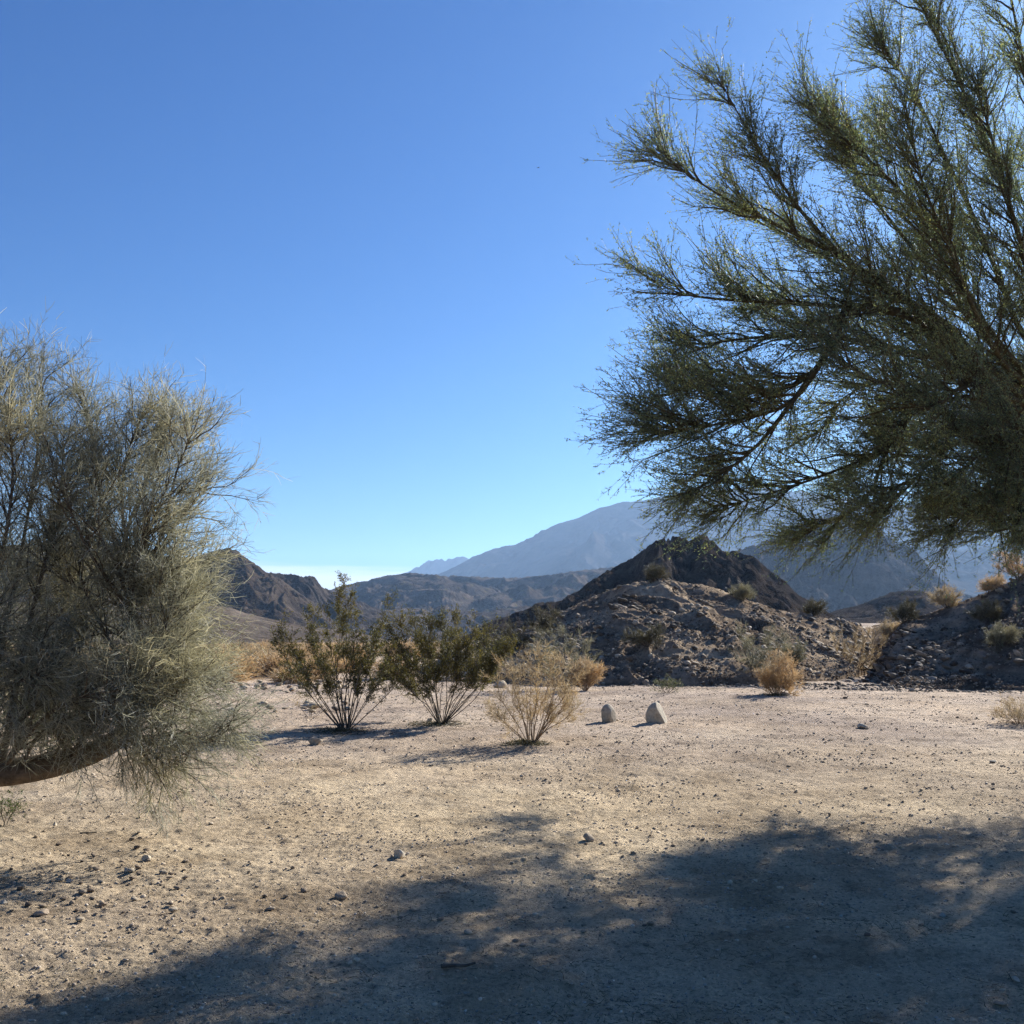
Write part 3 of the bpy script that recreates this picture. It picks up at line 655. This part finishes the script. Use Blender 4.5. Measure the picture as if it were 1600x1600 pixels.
bush('sprig', b12, fan(b12, 12, .34, .3, seed=12, lo=.4), 'small green sprig growing alone behind the two pale boulders', 'plant', M['sage_twig'], M['creo_stem'], M['green_leaf'],
     r0=.006, nsec=6, ntw=4, nfine=2, secL=.12, twL=.08, fineL=.05, t0=.3, tw=.006, nleaf=2, leaf=.02)
b13 = gp(485, 1121)
bush('sprig', b13, fan(b13, 7, .35, .35, seed=13, lo=.4), 'thin sparse sprig in front of the tall open bush', 'plant', M['dry_twig'], M['creo_stem'], M['creo_leaf'],
     r0=.005, nsec=5, ntw=3, nfine=2, secL=.1, twL=.06, fineL=.04, t0=.4, tw=.004, nleaf=1, leaf=.015)
# small leafy green plant tangled in the wispy tree, and the tuft under its trunk
b14 = at(75, 1160, 12.0); b14[2] = float(gz(b14[0], b14[1]))
bush('leafy_shrub', b14, tips(b14, [(30,1110),(55,1090),(75,1080),(90,1065),(120,1090),(140,1100),(60,1120),(100,1120),(20,1085),(10,1050),(165,1060),(180,1030),(40,1040)], .5, seed=14),
     'dark green leafy shrub growing up through the wispy tree', 'bush', M['palo_twig'], M['creo_stem'], M['green_leaf'],
     r0=.012, nsec=12, ntw=7, nfine=3, secL=.22, twL=.12, fineL=.06, t0=.3, tw=.004, nleaf=4, leaf=.022)
b15 = gp(0, 1292)
bush('green_sprig', b15, tips(b15, [(-20,1240),(5,1238),(20,1245),(30,1252),(-40,1250)], .15, seed=15),
     'low green sprig under the leaning trunk of the wispy tree', 'plant', M['palo_twig'], M['creo_stem'], M['green_leaf'],
     r0=.004, nsec=7, ntw=4, nfine=2, secL=.09, twL=.06, fineL=.04, t0=.2, tw=.003, nleaf=4, leaf=.014)

# shrubs standing on the slopes: find the ground of a mound at a photo column
def on(mh, px, py):
    az, r, x, y, z, P = mh; d = ray(px, py); a = math.atan2(d[0], d[1]); i = int(np.clip(np.searchsorted(az, a), 0, len(az)-1))
    T = d[2]/math.hypot(d[0], d[1]); e = (z[i]-EYE)/r[i]; j = int(np.argmax(e >= T)) if (e >= T).any() else int(np.argmax(e))
    return np.array((x[i, j], y[i, j], z[i, j]))
SL = [(m1,1022,908,.65,.8,'dark_twig','olive bush on the very crest of the rocky mound'),
      (m1,1160,938,.55,.7,'sage_twig','small shrub on the falling shoulder of the rocky mound'),
      (m1,1270,962,.75,.7,'dark_twig','dark rounded bush where the mound ends above the path'),
      (m1,1010,1010,.8,1.0,'dark_twig','brown shrub low on the shaded face of the rocky mound'),
      (m1,800,1020,1.5,1.3,'dark_twig','dark twiggy shrub at the thin end of the rocky mound'),
      (m1,850,990,1.3,1.3,'dark_twig','dark dense shrub above the broad rounded bush, against the mound'),
      (m1,1245,1040,.9,.6,'sage_twig','green shrub low on the mound beside the round golden bush'),
      (m2,1410,975,1.0,1.0,'dark_twig','dark shrub where the path meets the rubble slope'),
      (m2,1385,1000,.9,.7,'dry_twig','dry tan shrub on the rubble slope above the bare wands'),
      (m2,1480,950,.8,.9,'dry_twig','pinkish dry shrub on the skyline of the rubble slope'),
      (m2,1545,928,.8,.8,'gold_twig','russet shrub high on the rubble slope skyline'),
      (m2,1590,905,1.1,1.0,'gold_twig','largest golden shrub topping the rubble slope'),
      (m2,1550,975,.8,.8,'dark_twig','faint shrub halfway up the rubble slope'),
      (m2,1560,1010,.8,.7,'sage_twig','pale shrub low on the rubble slope')]
for k, (mh, px, py, h, w, mt, lab) in enumerate(SL):
    b = on(mh, px, py); h *= .72; w *= .85
    bush('slope_shrub', b, fan(b, 13, h*1.1, w*.6, seed=30+k, lo=.3, lean=(rng.uniform(-.15, .15), rng.uniform(-.1, .1))), lab, 'shrub', M[mt], M['creo_stem'], group='shrubs on the rocky slopes',
         r0=.012, nsec=12, ntw=7, nfine=4, secL=.26, twL=.16, fineL=.09, t0=.15, tw=.010)

# golden shrubs of the plain
def dome(kind, seed, nb=260):
    r = np.random.default_rng(seed); G = Geo()
    d = nrm(r.normal(size=(nb, 3))*(1, 1, .8)+(0, 0, .55)); d[:, 2] = abs(d[:, 2])
    p = grow(np.zeros((nb, 3))+r.normal(size=(nb, 3))*(.05, .05, 0), d, r.uniform(.55, .95, nb), 4, .12, (0, 0, .2)); ribbons(G, p, .022, .012)
    P, D, t, _ = sprout(p, 7, .3, 1., 15, 55); q = grow(P, D, r.uniform(.12, .3, len(t)), 2, .2); ribbons(G, q, .014, .008)
    return G
protos = []
for i in range(5): protos.append(dome(0, 60+i))
done = {}
def plain_shrub(i, p, s, sz, mt, lab):
    key = (i, mt)
    if key not in done:
        o = protos[i].build('plain_shrub', M[mt]); done[key] = o
    else: o = done[key].copy(); scene.collection.objects.link(o)
    o.location = tuple(float(c) for c in p); o.rotation_euler = (0, 0, rng.uniform(0, 6.28)); o.scale = (s, s, s*sz)
    tag(o, lab, 'shrub', {'gold_twig': 'golden shrubs of the plain', 'dry_twig': 'pale straw shrubs of the plain', 'dark_twig': 'dark shrubs of the plain'}[mt])
LB = {'gold_twig': 'golden rust-coloured shrub among many on the plain before the hills', 'dry_twig': 'pale straw-coloured shrub among many on the plain before the hills', 'dark_twig': 'dark olive shrub among the golden ones on the plain'}
r3 = np.random.default_rng(77); cnt = 0; far = []
for k in range(2600):
    d = 33*(240/33)**(r3.random()**.9); a = radians(r3.uniform(-31, -3.2)); x, y = d*sin(a), d*cos(a)
    if pn(np.array(x/9), np.array(y/14), 8) < -.28 and d > 45: continue
    if a > radians(-6) and d < 50: continue
    mt = 'gold_twig' if r3.random() < .62 else ('dry_twig' if r3.random() < .6 else 'dark_twig')
    if d < 105 and cnt < 290:
        plain_shrub(int(r3.integers(5)), (x, y, float(G0(x, y))-.03), r3.uniform(.6, 1.3), r3.uniform(.6, .95), mt, LB[mt]); cnt += 1
    elif d >= 105: far.append((x, y, d))
far = np.array(far); nb = 70; Gs = Geo()
for x, y, d in far:
    c = np.array((x, y, float(G0(x, y)))); dd = nrm(r3.normal(size=(nb, 3))+(0, 0, .6)); dd[:, 2] = abs(dd[:, 2])
    ribbons(Gs, grow(c+r3.normal(size=(nb, 3))*(.25, .25, 0), dd, r3.uniform(.4, .9, nb), 2, .1), .06, .03)
tag(Gs.build('far_scrub', M['gold_twig']), kind='stuff'); print('shrubs', cnt, len(far))

# ------------------------------------------------------------------ boulders and stones
def stone(name, p, size, proto, mat, lab, cat='stone', group=None, rot=(0, 0, 0), sink=.25):
    V, T = proto; V = V*np.array(size); 
    from mathutils import Euler
    Rm = np.array(Euler(rot).to_matrix()); V = V@Rm.T; V[:, 2] -= V[:, 2].min()+sink*(np.ptp(V[:, 2]))
    o = mk(name, V, T, mat); o.location = tuple(float(c) for c in p); return tag(o, lab, cat, group)
def boulder(seed, lean, tall, wx, wy):
    V, T = ico(5); r = np.random.default_rng(seed)
    for _ in range(7):
        n = nrm(r.normal(size=3)*(1, 1, .35)); d = .72+.2*r.random(); k = V@n-d; V = V-np.clip(k, 0, None)[:, None]*n*.85
    n = nrm(np.array((.85, -.30, .42))); k = V@n-.34; V = V-np.clip(k, 0, None)[:, None]*n*lean
    t = (V[:, 2:]+1)/2; V = V*np.concatenate([wx*(1.0-.16*t**2), wy*(1.0-.15*t**2), np.full_like(t, tall)], 1)
    V = V+nrm(V)*(.055*fbm(V[:, 0]*4+V[:, 2]*3+seed, V[:, 1]*4-V[:, 2]*2, 5, seed)[:, None])*tall
    return V, T
p = gp(1028, 1130)
o = stone('boulder', p, (1, 1, 1), boulder(5, .9, .215, .22, .17), M['boulder'], 'larger pale boulder with a sunlit slanting side, standing on the sand', 'boulder', sink=.2)
p = gp(951, 1128)
o = stone('boulder', p, (1, 1, 1), boulder(12, .3, .19, .15, .14), M['boulder'], 'smaller rounded grey boulder between the dry bush and the larger pale one', 'boulder', sink=.18)
BR = [(1325,1066,.14,'rounded grey rock below the bush of bare wands'),(1338,1068,.11,'dark rounded rock beside another below the bare wands'),(1292,1062,.16,'low dark rock at the mouth of the sandy path'),
      (1437,1067,.22,'wide low grey rock at the foot of the rubble slope'),(1447,1055,.2,'dark blocky rock set behind the wide low grey rock'),(1487,1060,.2,'flat pale slab leaning at the foot of the rubble slope'),
      (1516,1066,.24,'pale rounded rock by the dull brown bush'),(1226,1088,.12,'tan rock touching the round golden bush'),(780,1074,.24,'reddish grey block behind the broad rounded bush'),
      (1010,1070,.22,'tilted grey slab at the foot of the rocky mound'),(955,1069,.25,'dark flat rock at the foot of the rocky mound'),(493,1162,.17,'flat grey stone added where only shadow of the tall open bush falls'),(672,1128,.10,'white stone beside the broad rounded bush base'),  # the flat grey stone stands in for a dark piece of bush shadow
      (920,1314,.055,'dark angular stone with a long shadow on open sand'),(622,1340,.075,'pale broken stone on the edge of the tree shade'),(534,1402,.045,'round stone near the edge of the tree shade'),
      (64,1430,.055,'dark stone by the lower edge of the sunny patch'),(108,1378,.035,'round tan stone below the low shadow of the wispy tree'),(162,1415,.035,'brown round stone in the pebbly patch'),(1552,1192,.06,'pale flat stone on open sand far from the bushes'),
      (198,1362,.035,'pale stone in the middle of the pebbly patch'),(230,1345,.04,'grey stone at the top of the pebbly patch'),(1588,1534,.022,'white pebble in a sunlit gap of the tree shade'),(1562,1568,.03,'flat grey stone in a sunlit gap of the tree shade'),
      (1472,1430,.025,'pale pebble between bands of tree shade'),(6,1412,.03,'tan stone at the frame edge below the low shadow'),(8,1376,.035,'flat pale stone at the frame edge'),(330,1288,.04,'dark stone on the sand below the wispy tree'),(86,1290,.035,'dark pointed stone on the sand under the wispy tree'),
      (1350,1139,.12,'flat white stone alone on the far sand'),(1320,1092,.06,'small dark stone on the far sand'),(732,1458,.028,'dark round pebble inside the tree shade')]
PR = [rock(3, 11, .02, 300+i) for i in range(8)]
for k, (px, py, s, lab) in enumerate(BR):
    p = gp(px, py); q = PR[k % 8]
    m_ = M['boulder'] if any(w in lab for w in ('pale', 'white', 'tan')) else M['stone']
    stone('rock' if s > .1 else 'stone', p, (s, s*.85, s*(.5 if ('flat' in lab or 'slab' in lab or 'low' in lab) else .8)), q, m_, lab, 'rock' if s > .1 else 'stone', rot=(0, rng.uniform(-.2, .2), rng.uniform(0, 6)), sink=.22)
# clods and coarse gravel in patches
n = 48000; rr = 3.4*(30/3.4)**(rng.random(n)**.9); aa = (rng.random(n)-.5)*radians(62); gx, gy = rr*np.sin(aa), rr*np.cos(aa)
dn = np.clip(.15+fbm(gx/2.2, gy/1.8, 3, 15)*1.3, 0, 1)+.8*np.exp(-(((gx+2.6)/1.5)**2+((gy-6.6)/.9)**2))+.6*np.exp(-(((gx+4.5)/3)**2+((gy-19)/5)**2))
keep = rng.random(n) < .03+.6*dn; gx, gy, rr = gx[keep], gy[keep], rr[keep]
S = np.clip(.006*(1-rng.random(len(gx)))**(-.38), .006, .026)*(.55+rr/16)
scatter('coarse_gravel', np.stack([gx, gy, gz(gx, gy)], -1), S, M['clod'], small)
# countable loose stones: pebbly patch, the cobble lines, singles on the flat
proto_o = [stone('loose_stone', (0, 0, -50), (1, 1, .75), (V, T), M['stone'], 'x', 'stone') for V, T in [rock(2, 9, .03, 400+i) for i in range(8)]]
first = set()
def loose(px, py, s, lab, grp):
    k = int(rng.integers(8)); p = gp(px, py)
    if k not in first: o = proto_o[k]; first.add(k)
    else: o = proto_o[k].copy(); scene.collection.objects.link(o)
    o.location = (p[0], p[1], p[2]+s*.15); o.rotation_euler = (rng.uniform(-.2, .2), rng.uniform(-.2, .2), rng.uniform(0, 6.3)); o.scale = (s, s*rng.uniform(.7, 1), s*rng.uniform(.7, 1))
    tag(o, lab, 'stone', grp)
for k in range(84):
    loose(rng.normal(170, 120), rng.normal(1385, 32), rng.uniform(.012, .034), 'loose stone of the pebbly patch in the sun below the wispy tree', 'stones of the pebbly patch')
for k in range(60):
    loose(rng.uniform(345, 545), rng.choice([1072, 1074, 1108])+rng.normal(0, 3.), rng.uniform(.05, .16), 'cobble in the broken lines of rocks behind the tall open bush', 'cobbles behind the bushes')
for k in range(110):
    py = 1085+400*rng.random()**1.5; loose(rng.uniform(200, 1600), py, rng.uniform(.010, .024)*(1+30/(py-1000)), 'small dark stone scattered on the open sand', 'stones scattered on the sand')
for o in proto_o:
    if o.location.z < -20: bpy.data.objects.remove(o)

# fallen sticks
def stick(px, py, l, ang, r, lab, mt='dry_stem', bend=.03):
    p = gp(px, py)+np.array((0, 0, r*1.2+.004)); d = np.array((cos(ang), sin(ang), 0)); nn = np.array((-d[1], d[0], 0))
    pts = spline([p-d*l/2, p-d*l*.15+nn*bend*l*4*.25, p+d*l*.2-nn*bend*l, p+d*l/2+(0, 0, r)], 14)
    g = Geo(); tubes(g, pts[None], r, r*.55, 7)
    tag(g.build('stick', M[mt], None, True, p), lab, 'stick')
stick(716, 1514, .16, .12, .010, 'short thick dark stick in a sunlit gap of the tree shade', 'creo_stem')
stick(243, 1432, .22, .55, .003, 'thin pale bent twig at the edge of the tree shade')
stick(125, 1533, .16, .95, .0018, 'thin straight straw lying in the tree shade')
stick(138, 1304, .13, .1, .007, 'short dark stick on the sand below the leaning trunk', 'creo_stem')
stick(1528, 1535, .12, -.8, .0018, 'thin straw crossing a sunlit gap of the tree shade')
stick(235, 1312, .3, .4, .002, 'orange tan grass stalk in the sun above the pebbly patch')
# leaf litter under the big tree
n = 42000; rr = 3.2*(9.5/3.2)**rng.random(n); aa = (rng.random(n)-.5)*radians(64); lx, ly = rr*np.sin(aa), rr*np.cos(aa)
keep = rng.random(n) < np.clip(.25+fbm(lx/.7, ly/.7, 3, 55)*1.1, 0.03, 1)*sst(9.5, 6.5, rr-lx*.3); lx, ly = lx[keep], ly[keep]
Gq = Geo(); P = np.stack([lx, ly, gz(lx, ly)+.003], -1); D = rng.normal(size=P.shape)*(1, 1, .25)
ribbons(Gq, grow(P, D, rng.uniform(.01, .05, len(P)), 2, .25), .0028, .0016)
tag(Gq.build('leaf_litter', M['dark_twig']), kind='stuff')

for nm_, bb, rad in (('bush_litter', b1, .55), ('bush_litter', b2, .55), ('bush_litter', b3, .35), ('bush_litter', b4, .35)):
    n = 1500; a = rng.uniform(0, 6.283, n); q = rad*rng.random(n)**1.1; x, y = bb[0]+q*np.cos(a)-.08, bb[1]+q*np.sin(a)-.08
    Gq = Geo(); P = np.stack([x, y, gz(x, y)+.012*(1-q/rad)+.003], -1); ribbons(Gq, grow(P, rng.normal(size=P.shape)*(1, 1, .35), rng.uniform(.02, .09, n), 2, .3), .007, .004)
    tag(Gq.build(nm_, M['dark_twig']), kind='stuff')
# bird far off in the sky
def bird():
    c = at(841, 262, 120.); h = .16
    prof = [(-1.0,.02),(-.8,.09),(-.5,.16),(0,.20),(.4,.17),(.62,.11),(.72,.13),(.85,.10),(1.0,.02)]
    m = 8; V = []; 
    for s, r in prof:
        for k in range(m): V.append((s*h*1.3, cos(k*2*pi/m)*r*h, sin(k*2*pi/m)*r*h))
    Fq = []
    for i in range(len(prof)-1):
        for k in range(m): Fq.append((i*m+k, i*m+(k+1) % m, (i+1)*m+(k+1) % m, (i+1)*m+k))
    for sgn in (-1, 1):
        W = [(.35,.05,.03),(-.35,.05,.03),(.42,.9,.22),(-.25,.9,.22),(.15,1.7,.12),(-.12,1.7,.12)]
        b0 = len(V)
        for dz in (0, .03):
            for x, y, z in W: V.append((x*h, sgn*y*h, (z+dz)*h))
        for a, b, c_, d in ((0,1,3,2),(2,3,5,4)): Fq += [(b0+a, b0+b, b0+c_, b0+d), (b0+6+d, b0+6+c_, b0+6+b, b0+6+a)]
        for a, b in ((0,2),(2,4),(4,5),(5,3),(3,1)): Fq.append((b0+a, b0+b, b0+6+b, b0+6+a))
    o = mk('bird', V, Fq, M['bird'], smooth=True); o.location = tuple(float(t) for t in c); o.rotation_euler = (.1, -.1, .5)
    tag(o, 'tiny dark bird flying alone in the blue sky', 'bird')
bird()

# ------------------------------------------------------------------ air
V = np.array([(x, y, z) for z in (-60, 640) for y in (-600, 9500) for x in (-6500, 6500)], float)
Q = [(0,2,3,1),(4,5,7,6),(0,1,5,4),(2,6,7,3),(0,4,6,2),(1,3,7,5)]
m, nt, out = new_mat('air'); pv = N(nt, 'ShaderNodeVolumePrincipled'); pv.inputs['Density'].default_value = HAZE
pv.inputs['Color'].default_value = (.42, .645, 1, 1); pv.inputs['Anisotropy'].default_value = .35
nt.links.new(pv.outputs[0], out.inputs['Volume']); tag(mk('haze', V, Q, m), kind='stuff')
